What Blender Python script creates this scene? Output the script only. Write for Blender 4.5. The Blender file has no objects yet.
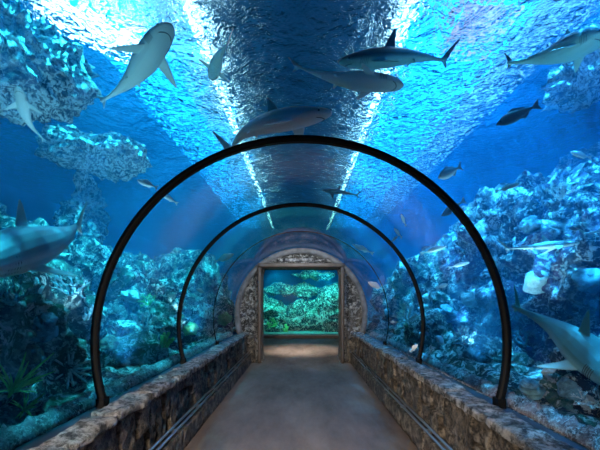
import bpy, bmesh, math, random
from mathutils import Vector, Matrix, noise
C = bpy.context.scene.collection
PI = math.pi
V = Vector

# ------------------------------------------------------------------ camera
EYE = V((0, 0, 1.5)); F = 350.0; VX, VY = 301.0, 300.0
cam_d = bpy.data.cameras.new('camera'); cam = bpy.data.objects.new('camera', cam_d); C.objects.link(cam)
cam_d.sensor_width = 36; cam_d.lens = 36 * F / 600; cam_d.shift_y = (VY - 225) / 600; cam_d.shift_x = -(VX - 300) / 600
cam.location = EYE; cam.rotation_euler = (PI / 2, 0, 0); cam_d.clip_start = .02
bpy.context.scene.camera = cam
def P(px, py, Y): return V(((px - VX) / F * Y, Y, EYE.z + (VY - py) / F * Y))

# ------------------------------------------------------------------ world, light, exposure
SC = bpy.context.scene
SC.view_settings.view_transform = 'Standard'; SC.view_settings.look = 'None'
SC.view_settings.gamma = 1; SC.view_settings.use_curve_mapping = False
SC.view_settings.exposure = 0.22
SC.cycles.max_bounces = 8; SC.cycles.transparent_max_bounces = 24; SC.cycles.volume_bounces = 0
SC.cycles.sample_clamp_indirect = 4; SC.cycles.caustics_reflective = False; SC.cycles.caustics_refractive = False
SURF = 5.0            # height of the water surface
w = bpy.data.worlds.new('world'); SC.world = w; w.use_nodes = True
w.node_tree.nodes['Background'].inputs[0].default_value = (.004, .03, .09, 1)
w.node_tree.nodes['Background'].inputs[1].default_value = 1.0

def lamp(name, kind, loc, aim, energy, col, size=.1, angle=100, blend=.6, ripple=0, rs=3.0):
    d = bpy.data.lights.new(name, kind); d.energy = energy; d.color = col
    if kind == 'SPOT': d.spot_size = math.radians(angle); d.spot_blend = blend; d.shadow_soft_size = size
    elif kind == 'AREA': d.size = size
    else: d.shadow_soft_size = size
    o = bpy.data.objects.new(name, d); C.objects.link(o); o.location = loc
    o.rotation_euler = (V(aim) - V(loc)).to_track_quat('-Z', 'Y').to_euler()
    if ripple:   # the ripple net a rippled water surface throws under a lamp
        d.use_nodes = True; n = d.node_tree.nodes; l = d.node_tree.links
        em = n['Emission']; tc = n.new('ShaderNodeTexCoord'); sp = n.new('ShaderNodeSeparateXYZ')
        l.new(tc.outputs['Normal'], sp.inputs[0])
        cb = n.new('ShaderNodeCombineXYZ')
        for i in (0, 1):
            dv = n.new('ShaderNodeMath'); dv.operation = 'DIVIDE'; l.new(sp.outputs[i], dv.inputs[0]); l.new(sp.outputs[2], dv.inputs[1]); l.new(dv.outputs[0], cb.inputs[i])
        nz = n.new('ShaderNodeTexNoise'); nz.inputs['Scale'].default_value = rs * .8; l.new(cb.outputs[0], nz.inputs['Vector'])
        ad = n.new('ShaderNodeVectorMath'); ad.operation = 'MULTIPLY_ADD'; ad.inputs[1].default_value = (.35, .35, .35)
        l.new(nz.outputs['Color'], ad.inputs[0]); l.new(cb.outputs[0], ad.inputs[2])
        vo = n.new('ShaderNodeTexVoronoi'); vo.feature = 'DISTANCE_TO_EDGE'; vo.inputs['Scale'].default_value = rs * 2.4; l.new(ad.outputs[0], vo.inputs['Vector'])
        mr = n.new('ShaderNodeMapRange'); mr.inputs[1].default_value = 0; mr.inputs[2].default_value = .13
        mr.inputs[3].default_value = 1 + ripple * 3.2; mr.inputs[4].default_value = 1 - ripple * .75
        l.new(vo.outputs['Distance'], mr.inputs[0]); l.new(mr.outputs[0], em.inputs['Strength'])
    return o
BL = (.05, .47, 1.0); TE = (.04, .66, .92)
LK = 2.0
for y, e in ((1.6, 3000), (4.2, 3200), (6.8, 3200), (9.8, 3200), (13.0, 3000), (17.5, 3000)):
    lamp('tank_lamp', 'SPOT', (-1.8, y, 7.0), (-5.2, y + .5, 1.0), e * LK * 1.1, TE, .04, 60, .4, .85, 15)
    lamp('tank_lamp', 'SPOT', (1.9, y, 7.0), (5.3, y + .5, 1.0), e * LK * 1.9, BL, .04, 60, .4, .85, 15)
for y in (.9, 2.9, 5.0, 7.2):  # extra lamps added to brighten the dark reef and kerb nearby
    lamp('added_near_lamp', 'SPOT', (-2.75, y, 7.0), (-2.85, y + .2, 0), 4200, TE, .04, 36, .6, .8, 14)
    lamp('added_near_lamp', 'SPOT', (2.7, y, 7.0), (2.7, y + .2, 0), 3600, BL, .04, 36, .6, .8, 14)
for y in (1.0, 3.9, 6.6):      # uplights added behind the kerb to brighten shark bellies and rock
    for s in (-1, 1): lamp('added_uplight', 'SPOT', (s * 1.95, y, .8), (s * 2.9, y + .8, 4.5), 240, (.3, .75, 1), .1, 86, 1)
lamp('end_room_lamp', 'SPOT', (0, 10.3, 2.6), (0, 10.5, 0), 420, (1, .92, .84), .2, 66, 1)
lamp('portal_fill', 'SPOT', (0, 6.6, 2.6), (0, 9, 1.6), 120, (.85, .93, 1), .1, 120, 1)  # unseen fill added inside the tunnel to light the end wall
lamp('entrance_fill', 'SPOT', (-.9, -.8, 2.1), (.1, 4.2, 0.0), 1050, (1, .88, .74), .15, 66, 1)  # unseen fill added behind the camera for floor and parapets
for x in (-.8, .8):
    lamp('end_tank_lamp', 'SPOT', (x * 1.4, 14.75, 2.6), (x, 16.8, 1.2), 170, (.04, .85, .75), .08, 120, .6, .9, 5)

# ------------------------------------------------------------------ materials
def srgb(h):
    h = h.lstrip('#'); c = [int(h[i:i + 2], 16) / 255 for i in (0, 2, 4)]
    return tuple((x / 12.92 if x <= .04045 else ((x + .055) / 1.055) ** 2.4) for x in c) + (1,)
class NT:
    def __init__(s, name):
        s.m = bpy.data.materials.new(name); s.m.use_nodes = True; s.n = s.m.node_tree.nodes; s.l = s.m.node_tree.links
        s.bsdf = s.n.get('Principled BSDF'); s.out = s.n.get('Material Output')
        s.tc = s.n.new('ShaderNodeTexCoord')
    def add(s, t, **k):
        nd = s.n.new('ShaderNode' + t)
        for a, b in k.items():
            if a in nd.inputs: nd.inputs[a].default_value = b
            else: setattr(nd, a, b)
        return nd
    def noise(s, sc, det=6, rough=.6, src='Object', stretch=None, dist=0):
        nd = s.add('TexNoise'); nd.inputs['Scale'].default_value = sc; nd.inputs['Detail'].default_value = det; nd.inputs['Roughness'].default_value = rough; nd.inputs['Distortion'].default_value = dist
        v = s.tc.outputs[src]
        if stretch:
            mp = s.add('Mapping'); mp.inputs['Scale'].default_value = stretch; s.l.new(v, mp.inputs[0]); v = mp.outputs[0]
        s.l.new(v, nd.inputs['Vector']); return nd.outputs['Fac']
    def ramp(s, fac, stops):
        nd = s.add('ValToRGB'); e = nd.color_ramp.elements
        e[0].position, e[0].color = stops[0][0], stops[0][1]; e[1].position, e[1].color = stops[-1][0], stops[-1][1]
        for p_, c_ in stops[1:-1]:
            x = e.new(p_); x.color = c_
        s.l.new(fac, nd.inputs[0]); return nd.outputs[0]
    def mix(s, fac, a, b, mode='MIX'):
        nd = s.add('Mix', data_type='RGBA', blend_type=mode)
        for sock, v in ((nd.inputs[0], fac), (nd.inputs[6], a), (nd.inputs[7], b)):
            if hasattr(v, 'is_output'): s.l.new(v, sock)
            else: sock.default_value = v
        return nd.outputs[2]
    def bump(s, h, strength=.5, dist=.02):
        nd = s.add('Bump'); nd.inputs['Strength'].default_value = strength; nd.inputs['Distance'].default_value = dist
        s.l.new(h, nd.inputs['Height']); s.l.new(nd.outputs[0], s.bsdf.inputs['Normal']); return nd
    def base(s, c, rough=.8, metal=0, spec=.5):
        i = s.bsdf.inputs
        if hasattr(c, 'is_output'): s.l.new(c, i['Base Color'])
        else: i['Base Color'].default_value = c
        i['Roughness'].default_value = rough; i['Metallic'].default_value = metal; i['Specular IOR Level'].default_value = spec
def g(v, a=1): return (v, v, v, 1)
MAT = {}
def rock_mat(name, dark, mid, light, tint, sc=2.0, th=.5, rg=1):
    t = NT(name)
    a = t.noise(sc, 12, .75); b = t.noise(sc * 6, 10, .75, dist=.5); c = t.noise(sc * .7, 3, .5); d = t.noise(sc * 1.6, 6, .7)
    base = t.ramp(a, [(.38, dark), (.52, mid), (.64, tuple(x * .5 + y * .5 for x, y in zip(mid, light)))])
    ti = t.ramp(c, [(.48, g(0)), (.62, g(1))]); col = t.mix(ti, base, t.mix(.5, base, tint))
    sp = t.ramp(b, [(th, g(0)), (th + .05, g(1))]); reg = t.ramp(d, [(.44 - .04 * rg, g(.1)), (.56 - .04 * rg, g(1))])  # pale flecks: encrusting growth and, on the reef, glints put into the colour
    fac = t.mix(1, sp, reg, 'MULTIPLY')
    col = t.mix(fac, col, light)
    t.base(col, .85); t.bump(b, 1, .06); MAT[name] = t.m; return t.m
rock_mat('reef_rock', g(.006), (.045, .05, .047, 1), (.85, .86, .82, 1), (.08, .25, .12, 1))
rock_mat('reef_rock_purple', g(.006), (.04, .037, .055, 1), (.8, .82, .86, 1), (.3, .12, .3, 1), 2.6)
rock_mat('reef_pale', g(.015), (.09, .08, .1, 1), (.95, .93, .9, 1), (.4, .3, .4, 1), 2.6, .47, 2)
rock_mat('coralline', (.08, .06, .06, 1), (.5, .38, .36, 1), (.95, .9, .86, 1), (.45, .2, .25, 1), 7)
rock_mat('portal_rock', (.012, .012, .012, 1), (.07, .07, .07, 1), (.42, .42, .4, 1), (.2, .17, .13, 1), 2.2)
def simple(name, col, rough=.6, metal=0, bs=0, sc=20, var=.25, spec=.5):
    t = NT(name)
    if var:
        f = t.noise(sc, 6, .6)
        c = t.ramp(f, [(.3, tuple(x * (1 - var) for x in col[:3]) + (1,)), (.7, tuple(min(1, x * (1 + var)) for x in col[:3]) + (1,))])
        t.base(c, rough, metal, spec)
        if bs: t.bump(f, bs, .02)
    else: t.base(col, rough, metal, spec)
    MAT[name] = t.m; return t.m
simple('rib', g(.004), .6, 0, var=0, spec=.2)
simple('tank_paint', (.015, .12, .38, 1), .9, sc=.6, var=.4)
simple('hall_ceiling', (.01, .02, .035, 1), .9, var=0)
simple('sand', (.42, .40, .36, 1), .95, bs=.5, sc=30)
simple('wood', (.10, .075, .06, 1), .55, bs=.3, sc=9)
simple('steel', (.55, .55, .57, 1), .3, .9, var=0)
simple('dark_gutter', (.02, .025, .04, 1), .35, var=0)
simple('ring_stone', (.16, .16, .165, 1), .7, bs=.6, sc=7, var=.5)
simple('room_wall', (.05, .05, .055, 1), .8, var=.2)
simple('coral_white', (.75, .78, .76, 1), .8, bs=.4, sc=40)
simple('coral_green', (.25, .6, .2, 1), .8, bs=.4, sc=40)
simple('coral_pink', (.65, .3, .42, 1), .8, bs=.4, sc=40)
simple('coral_tan', (.35, .3, .2, 1), .85, bs=.8, sc=14, var=.7)
simple('coral_blue', (.2, .36, .42, 1), .8, bs=.8, sc=14, var=.7)
simple('weed', (.45, .8, .2, 1), .6, sc=15)
simple('fish_silver', (.8, .84, .85, 1), .35, .1, sc=30, var=.1)
simple('fish_dark', (.05, .06, .07, 1), .4, sc=30)
simple('eye', g(.004), .1, var=0)
simple('shark_mouth', (.03, .03, .035, 1), .6, var=0)
simple('gravel', (.4, .37, .36, 1), .9, bs=.5, sc=60, var=.6)
def shark_mat(name, back, belly):
    t = NT(name); sp = t.add('SeparateXYZ'); t.l.new(t.tc.outputs['Object'], sp.inputs[0])
    nz = t.noise(6, 4, .6); ad = t.add('Math', operation='MULTIPLY_ADD'); ad.inputs[1].default_value = .03; t.l.new(nz, ad.inputs[0]); t.l.new(sp.outputs[2], ad.inputs[2])
    c = t.ramp(ad.outputs[0], [(.0, belly), (.022, tuple((a + b) / 2 for a, b in zip(back, belly))), (.045, back)])
    t.base(c, .45); MAT[name] = t.m
shark_mat('shark_green', (.14, .36, .33, 1), (.4, .7, .64, 1))
shark_mat('shark_pale', (.42, .44, .44, 1), (.86, .87, .85, 1))
shark_mat('shark_grey', (.25, .38, .42, 1), (.62, .66, .66, 1))
shark_mat('shark_dark', (.04, .07, .08, 1), (.3, .5, .48, 1))
# stone of the parapets
def stone(name, a, b, c):
    t = NT(name); f = t.noise(7, 12, .78); h = t.noise(14, 10, .8)
    col = t.ramp(f, [(.32, a), (.5, b), (.68, c)]); pit = t.ramp(h, [(.42, g(.08)), (.52, g(1))])
    t.base(t.mix(1.0, col, pit, 'MULTIPLY'), .5); t.bump(h, 1, .06); MAT[name] = t.m
stone('parapet_stone', (.025, .018, .012, 1), (.13, .10, .07, 1), (.5, .42, .33, 1))
stone('coping_stone', (.05, .05, .05, 1), (.26, .25, .24, 1), (.75, .73, .7, 1))
# walkway
t = NT('walkway'); f = t.noise(1.1, 8, .65, stretch=(1, .35, 1)); h = t.noise(14, 8, .7, stretch=(1, .3, 1)); st = t.noise(45, 3, .5)
col = t.ramp(f, [(.32, (.11, .07, .05, 1)), (.5, (.25, .185, .145, 1)), (.68, (.4, .31, .26, 1))])
col = t.mix(.5, col, t.ramp(h, [(.3, g(.35)), (.7, g(1))]), 'MULTIPLY')
t.base(col, .55); rr = t.ramp(h, [(.3, g(.4)), (.7, g(.75))]); t.l.new(rr, t.bsdf.inputs['Roughness']); t.bump(st, .25, .01); MAT['walkway'] = t.m
# acrylic: thin clear shell with a sheen
t = NT('acrylic'); t.n.remove(t.bsdf)
tr = t.add('BsdfTransparent'); tr.inputs[0].default_value = (.93, .97, 1, 1)
gl = t.add('BsdfGlossy'); gl.inputs['Roughness'].default_value = .06; gl.inputs[0].default_value = (.85, .9, 1, 1)
fr = t.add('Fresnel'); fr.inputs['IOR'].default_value = 1.22
nz = t.noise(3, 4, .5, stretch=(1, .25, 1)); bp = t.add('Bump'); bp.inputs['Strength'].default_value = .12; bp.inputs['Distance'].default_value = .05; t.l.new(nz, bp.inputs['Height']); t.l.new(bp.outputs[0], gl.inputs['Normal'])
mx = t.add('MixShader'); t.l.new(fr.outputs[0], mx.inputs[0]); t.l.new(tr.outputs[0], mx.inputs[1]); t.l.new(gl.outputs[0], mx.inputs[2]); t.l.new(mx.outputs[0], t.out.inputs[0]); MAT['acrylic'] = t.m
# water body
WSC, WAB = .07, .12
def water_volume(t):
    sc = t.add('VolumeScatter'); sc.inputs['Color'].default_value = (.03, .45, 1, 1); sc.inputs['Density'].default_value = WSC; sc.inputs['Anisotropy'].default_value = .1
    ab = t.add('VolumeAbsorption'); ab.inputs['Color'].default_value = (.10, .74, .95, 1); ab.inputs['Density'].default_value = WAB
    ad = t.add('AddShader'); t.l.new(sc.outputs[0], ad.inputs[0]); t.l.new(ab.outputs[0], ad.inputs[1]); t.l.new(ad.outputs[0], t.out.inputs['Volume'])
t = NT('water'); t.n.remove(t.bsdf); tr = t.add('BsdfTransparent'); t.l.new(tr.outputs[0], t.out.inputs[0]); water_volume(t); MAT['water'] = t.m
t = NT('water_surface'); t.n.remove(t.bsdf)
tp = t.add('BsdfTransparent'); tp.inputs[0].default_value = (.85, .95, 1, 1); rf = t.add('BsdfRefraction'); rf.inputs['IOR'].default_value = 1.08; rf.inputs['Roughness'].default_value = 0; rf.inputs[0].default_value = (.8, .93, 1, 1)
gl = t.add('BsdfGlossy'); gl.inputs['Roughness'].default_value = .02; gl.inputs[0].default_value = (.8, .93, 1, 1)
n1 = t.noise(2.2, 5, .6, dist=.8); n2 = t.noise(14, 3, .6, dist=.5); ad = t.add('Math', operation='MULTIPLY_ADD'); ad.inputs[1].default_value = .22; t.l.new(n2, ad.inputs[0]); t.l.new(n1, ad.inputs[2])
bp = t.add('Bump'); bp.inputs['Strength'].default_value = 1; bp.inputs['Distance'].default_value = .2; t.l.new(ad.outputs[0], bp.inputs['Height'])
bq = t.add('Bump'); bq.inputs['Strength'].default_value = 1; bq.inputs['Distance'].default_value = .06; t.l.new(ad.outputs[0], bq.inputs['Height'])
t.l.new(bp.outputs[0], rf.inputs['Normal']); t.l.new(bq.outputs[0], gl.inputs['Normal'])
mx = t.add('MixShader'); mx.inputs[0].default_value = .07; t.l.new(rf.outputs[0], mx.inputs[1]); t.l.new(gl.outputs[0], mx.inputs[2]); m2 = t.add('MixShader'); mk = t.noise(11, 3, .6, dist=1.2); mk = t.ramp(mk, [(.54, g(0)), (.58, g(1))]); t.l.new(mk, m2.inputs[0]); t.l.new(mx.outputs[0], m2.inputs[1]); t.l.new(tp.outputs[0], m2.inputs[2]); t.l.new(m2.outputs[0], t.out.inputs[0]); water_volume(t); MAT['water_surface'] = t.m
def glow(name, col, s):
    t = NT(name); t.n.remove(t.bsdf); e = t.add('Emission'); e.inputs[0].default_value = col; e.inputs[1].default_value = s; t.l.new(e.outputs[0], t.out.inputs[0]); MAT[name] = t.m
glow('glow_blue', (.02, .4, 1, 1), 4.5); glow('glow_pale', (.25, .55, .85, 1), 2.0); glow('glow_warm', (.75, .42, .34, 1), 1.5); glow('glow_white', (.8, .92, 1, 1), 9)  # emission for the panels and strips added over the water
t = NT('pane'); t.n.remove(t.bsdf); tr = t.add('BsdfTransparent'); gl = t.add('BsdfGlossy'); gl.inputs['Roughness'].default_value = .15; mx = t.add('MixShader'); mx.inputs[0].default_value = .0006
t.l.new(tr.outputs[0], mx.inputs[1]); t.l.new(gl.outputs[0], mx.inputs[2]); t.l.new(mx.outputs[0], t.out.inputs[0]); MAT['pane'] = t.m

# ------------------------------------------------------------------ helpers
def obj(name, bm, mats, parent=None, smooth=False, loc=None):
    me = bpy.data.meshes.new(name)
    if hasattr(bm, 'to_mesh'): bmesh.ops.recalc_face_normals(bm, faces=bm.faces); bm.to_mesh(me); bm.free()
    else: me.from_pydata(*bm); me.update()
    if smooth: me.polygons.foreach_set('use_smooth', [True] * len(me.polygons))
    for m in (mats if isinstance(mats, (list, tuple)) else [mats]): me.materials.append(MAT[m])
    o = bpy.data.objects.new(name, me); C.objects.link(o)
    if parent: o.parent = parent
    if loc is not None: o.location = loc
    return o
def tag(o, label=None, cat=None, group=None, kind=None):
    if label: o['label'] = label
    if cat: o['category'] = cat
    if group: o['group'] = group
    if kind: o['kind'] = kind
    return o
def empty(name, loc=(0, 0, 0)):
    o = bpy.data.objects.new(name, None); C.objects.link(o); o.location = loc; o.empty_display_size = .1; return o
def box(bm, lo, hi):
    x0, y0, z0 = lo; x1, y1, z1 = hi
    v = [bm.verts.new(p) for p in ((x0, y0, z0), (x1, y0, z0), (x1, y1, z0), (x0, y1, z0), (x0, y0, z1), (x1, y0, z1), (x1, y1, z1), (x0, y1, z1))]
    return [bm.faces.new([v[i] for i in f]) for f in ((0, 3, 2, 1), (4, 5, 6, 7), (0, 1, 5, 4), (1, 2, 6, 5), (2, 3, 7, 6), (3, 0, 4, 7))]
def struct(name, bm, m, label=None, smooth=False):
    o = obj(name, bm, m, smooth=smooth); tag(o, label, None, kind='structure')
    o['category'] = name.split('_')[0]; return o
def tube(bm, pts, rad, seg=8, cap=True):
    """sweep a round section along pts; rad a number or list"""
    pts = [V(p) for p in pts]; n = len(pts); rad = rad if isinstance(rad, (list, tuple)) else [rad] * n
    rings = []; up = V((0, 0, 1))
    for i, p in enumerate(pts):
        d = (pts[min(i + 1, n - 1)] - pts[max(i - 1, 0)]).normalized()
        a = d.cross(up)
        if a.length < .05: a = d.cross(V((1, 0, 0)))
        a.normalize(); b = a.cross(d).normalized(); up = b
        rings.append([bm.verts.new(p + (a * math.cos(2 * PI * k / seg) + b * math.sin(2 * PI * k / seg)) * rad[i]) for k in range(seg)])
    for i in range(n - 1):
        for k in range(seg): bm.faces.new((rings[i][k], rings[i][(k + 1) % seg], rings[i + 1][(k + 1) % seg], rings[i + 1][k]))
    if cap: bm.faces.new(rings[0][::-1]); bm.faces.new(rings[-1])
AX = 1.15; R = 1.6     # axis height and radius of the tunnel
Y0, Y1, YE = -.8, 8.42, 13.7
A0 = math.asin((AX - .72) / R)      # the shell stops at the parapet top
def arc(r, n, a0=A0):
    return [(r * math.cos(a), AX + r * math.sin(a)) for a in [-a0 + (PI + 2 * a0) * i / n for i in range(n + 1)]]
def vault(wd, top, p, n=40, r=0):
    """rounded box profile of the end room, same angles as arc()"""
    out = []
    for i in range(n + 1):
        q = -A0 + (PI + 2 * A0) * i / n; c_, s_ = math.cos(q), math.sin(q)
        k = (abs(c_ / (wd + r)) ** p + abs(s_ / (top - AX + r)) ** p) ** (-1 / p); out.append((c_ * k, AX + s_ * k))
    return [(out[0][0], -.15)] + out + [(out[-1][0], -.15)]

# ------------------------------------------------------------------ the hall and the tank
bm = bmesh.new(); box(bm, (-9, -4, -.4), (9, 30, -.2)); struct('ground', bm, 'tank_paint')
for nm, lo, hi in (('wall_left_tank', (-9.2, -4, -.4), (-9, 30, 8)), ('wall_right_tank', (9, -4, -.4), (9.2, 30, 8)), ('wall_back_tank', (-9, 30, -.4), (9, 30.2, 8)), ('wall_front_tank', (-9, -4.2, -.4), (9, -4, 8))):
    bm = bmesh.new(); box(bm, lo, hi); struct(nm, bm, 'tank_paint')
bm = bmesh.new(); box(bm, (-9, -4, 8), (9, 30, 8.2)); struct('ceiling', bm, 'hall_ceiling')
# glowing panels and strips added above the water to brighten and streak its surface
for (x0, x1, m, lab) in ((-4.9, -3.3, 'glow_blue', 'broad blue glow panel added above the left side of the tank, outer one'),
                         (-3.3, -2.35, 'glow_pale', 'paler glow panel added above the tank, left of the tunnel crown'),
                         (2.5, 5.0, 'glow_blue', 'broad blue glow panel added above the tank, right of the tunnel crown'),
                         (5.0, 6.2, 'glow_pale', 'pale glow panel added far above the right-hand reef')):
    bm = bmesh.new(); box(bm, (x0, 2, 7.6), (x1, 29.5, 7.66)); o = obj('added_glow_panel', bm, m); tag(o, lab, 'light panel', 'added glow panels')
bm = bmesh.new(); box(bm, (3.4, 7.2, 7.5), (4.6, 8.8, 7.56)); tag(obj('added_glow_panel', bm, 'glow_warm'), 'warm pinkish glow panel added above the water at the upper right', 'light panel', 'added glow panels')
bm = bmesh.new(); tube(bm, [(-5.3, 7.0, 7.4), (-3.8, 8.6, 7.4)], .3); tag(obj('added_glow_strip', bm, 'glow_white'), 'short slanted white glow strip added for glitter at the upper left', 'glow strip', 'added glow strips')
for x, lab in ((-2.3, 'long white glow strip added to glitter through the water left of the crown'), (2.25, 'long white glow strip added to glitter through the water right of the crown')):
    bm = bmesh.new(); box(bm, (x - .1, 3.2, 7.45), (x + .1, 29.5, 7.52)); o = obj('added_glow_strip', bm, 'glow_white'); tag(o, lab, 'glow strip', 'added glow strips')

# water body: shell-shaped hole for the tunnel, wider hole for the end room
def water():
    bm = bmesh.new()
    def ring(y, prof): return [bm.verts.new((x, y, z)) for x, z in prof]
    X, ZB = 8.9, -.15
    ar = arc(R + .05, 40)
    inner = [(ar[0][0], ZB)] + ar + [(ar[-1][0], ZB)]       # from right foot over the crown to left foot
    outer = [(X, ZB), (X, SURF), (-X, SURF), (-X, ZB)]
    def strip(a, b, mi=0):
        for i in range(len(a) - 1):
            f = bm.faces.new((a[i], a[i + 1], b[i + 1], b[i])); f.material_index = mi
    ya, yb = -1.4, 14.4
    ia, ib, ic, id_ = ring(ya, inner), ring(9.6, inner), ring(9.75, vault(1.5, 2.7, 4, 40, .04)), ring(yb, vault(1.6, 2.78, 12, 40, .04))
    strip(ia, ib); strip(ib, ic); strip(ic, id_)
    oa, oe = ring(ya, outer), ring(29.9, outer); od = ring(yb, outer)
    for a, b in ((oa, od), (od, oe)):
        strip(a[0:2], b[0:2]); strip(a[1:3], b[1:3], 1); strip(a[2:4], b[2:4])
        if a is od: bm.faces.new((a[3], a[0], b[0], b[3]))
    bm.faces.new(ia + [oa[3], oa[2], oa[1], oa[0]])          # front cap
    n = len(ia)
    # bottoms on both sides
    for s, ii in ((0, 0), (3, n - 1)):
        bm.faces.new((oa[s], od[s], id_[ii], ic[ii], ib[ii], ia[ii]))
    bm.faces.new(id_)                                        # wall of water behind the end window
    bm.faces.new((id_[0], od[0], od[3], id_[-1])) if False else None
    o = obj('water', bm, ['water', 'water_surface']); tag(o, 'clear blue tank water around the tunnel', 'water', None, 'structure')
    return o
water()

# walkway
bm = bmesh.new(); box(bm, (-1.6, -3, -.12), (1.6, 8.9, 0)); box(bm, (-1.53, 8.9, -.12), (1.53, 14.3, 0)); struct('floor', bm, 'walkway')

# acrylic shell in panels between the ribs
RIBS = [.83, 2.72, 4.58, 6.44, 8.3]
def shell():
    verts, faces = [], []
    a = arc(R, 72); b = arc(R + .04, 72); n = len(a)
    ys = [-.8 + (8.42 + .8) * i / 12 for i in range(13)]
    for y in ys:
        verts += [(x, y, z) for x, z in a]
    for j in range(12):
        for i in range(n - 1): faces.append((j * n + i, j * n + i + 1, (j + 1) * n + i + 1, (j + 1) * n + i))
    o = obj('window_1', (verts, [], faces), 'acrylic', smooth=True); tag(o, 'clear acrylic tunnel arching over the walkway', 'window', None, 'structure')
shell()
for i, (y, lab) in enumerate(zip(RIBS, ('', 'large black arched joint nearest the viewer', 'second black arched joint, halfway down the tunnel', 'thin faint arched joint third down the tunnel', ''))):
    if not lab: continue
    wd = (.03, .031, .022, .006)[i] if i < 4 else .02
    bm = bmesh.new(); pr = arc(R - (.012 if i < 3 else -.005), 96); po = arc(R + .02, 96)
    prev = None; kk = .992 if i < 3 else .999
    for k in range(len(pr)):
        q = [bm.verts.new((x, y + s * wd, z)) for s, (x, z) in ((-1, pr[k]), (-.6, (pr[k][0] * kk, AX + (pr[k][1] - AX) * kk)), (.6, (pr[k][0] * kk, AX + (pr[k][1] - AX) * kk)), (1, pr[k]), (1, po[k]), (-1, po[k]))]
        if prev:
            for j in range(6): bm.faces.new((prev[j], prev[(j + 1) % 6], q[(j + 1) % 6], q[j]))
        else: bm.faces.new(q)
        prev = q
    bm.faces.new(prev[::-1])
    o = obj('arch_rib', bm, 'rib'); tag(o, lab, 'arch', 'black arched joints of the tunnel')
    for s in (-1, 1):
        bm = bmesh.new(); x = s * (R * math.cos(A0)); box(bm, (x - .03, y - wd - .012, .66), (x + .03, y + wd + .012, .74)); obj('foot_plate', bm, 'rib', o)

# stone blocks
def block(bm, lo, hi, amp=.012, seed=0, n=(3, 3, 3), rnd=.02):
    """a rough rectangular stone: subdivided box, rounded edges, noise"""
    lo, hi = V(lo), V(hi); c = (lo + hi) / 2; h = (hi - lo) / 2
    vs = {}
    def vert(p):
        k = (round(p.x, 4), round(p.y, 4), round(p.z, 4))
        if k in vs: return vs[k]
        q = p - c; inner = V([max(-h[i] + rnd, min(h[i] - rnd, q[i])) for i in range(3)]); d = q - inner
        if d.length > 1e-6: d = d.normalized() * rnd if sum(abs(x) > 1e-5 for x in d) > 1 else d
        w_ = c + inner + d
        w_ = w_ + noise.noise_vector(w_ * 9 + V((seed, 0, 0))) * amp + noise.noise_vector(w_ * 31 + V((0, seed, 0))) * amp * .45
        vs[k] = bm.verts.new(w_); return vs[k]
    for ax in range(3):
        u, v_ = (ax + 1) % 3, (ax + 2) % 3
        for s in (0, 1):
            for i in range(n[u]):
                for j in range(n[v_]):
                    q = []
                    for a, b in ((0, 0), (1, 0), (1, 1), (0, 1)):
                        p = V((0, 0, 0)); p[ax] = (lo, hi)[s][ax]; p[u] = lo[u] + (hi[u] - lo[u]) * (i + a) / n[u]; p[v_] = lo[v_] + (hi[v_] - lo[v_]) * (j + b) / n[v_]
                        q.append(vert(p))
                    try: bm.faces.new(q if s else q[::-1])
                    except ValueError: pass
rng = random.Random(4)
for s, side in ((-1, 'left'), (1, 'right')):
    bm = bmesh.new(); xi = 1.30
    def put(x0, x1, *a, **k):
        pass
    y = -1.0
    while y < 8.35:                                       # uneven upright blocks in broken courses
        wd = rng.uniform(.13, .34); y2 = min(8.45, y + wd)
        cuts = [.2, .66]
        if rng.random() < .65: cuts = [.2, rng.uniform(.34, .52), .66]
        for z0, z1 in zip(cuts, cuts[1:]):
            x0 = xi + rng.uniform(-.03, .025); xs = sorted((s * x0, s * (xi + .16)))
            block(bm, (xs[0], y + .009, z0 + .008), (xs[1], y2 - .009, z1 - .006), .02, rng.random() * 50, (2, max(5, int(wd / .022)), 18), .02)
        y = y2
    box(bm, *[(min(s * (xi + .04), s * 1.57), -1, 0), (max(s * (xi + .04), s * 1.57), 8.45, .655)])
    wall = struct('wall_' + side, bm, 'parapet_stone', 'rough stone parapet along the %s side of the walkway' % side, smooth=True)
    y = -1.0
    while y < 8.3:
        ln = rng.uniform(.38, .62); y2 = min(8.44, y + ln); bm = bmesh.new()
        xs = sorted((s * (1.235 + rng.uniform(-.012, .012)), s * 1.44))
        block(bm, (xs[0], y + .009, .655), (xs[1], y2 - .009, .725 + rng.uniform(-.012, .012)), .017, rng.random() * 90, (12, int(ln / .018), 5), .02)
        obj('coping_stone', bm, 'coping_stone', wall, smooth=True); y = y2
    bm = bmesh.new(); xs = sorted((s * 1.40, s * 1.6)); box(bm, (xs[0], -1, .655), (xs[1], 8.44, .668)); obj('gutter', bm, 'dark_gutter', wall)
    # plinth with its double rail
    bm = bmesh.new(); y = -1
    while y < 8.4:
        y2 = min(8.45, y + rng.uniform(.5, .9)); xs = sorted((s * 1.17, s * 1.36))
        block(bm, (xs[0], y + .003, 0.0), (xs[1], y2 - .003, .215), .008, rng.random() * 70, (3, 14, 5), .012); y = y2
    tag(obj('stone_plinth', bm, 'parapet_stone', smooth=True), 'low stone plinth at the foot of the %s parapet' % side, 'plinth', None, 'structure')
    rail = empty('foot_rail', (s * 1.2, 0, .2)); tag(rail, 'low double metal rail running along the %s plinth' % side, 'rail', 'low rails beside the walkway')
    for dx, z in ((0.0, .045), (.05, .055)):
        bm = bmesh.new(); tube(bm, [(s * dx, -.9, z), (s * dx, 8.35, z)], .013, 10); obj('rail_bar', bm, 'steel', rail, True)
    for k in range(11):
        bm = bmesh.new(); yy = -.6 + k * .8; box(bm, (min(0, s * .05) - .006, yy - .012, .0), (max(0, s * .05) + .006, yy + .012, .045)); obj('rail_bracket', bm, 'steel', rail)

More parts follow.
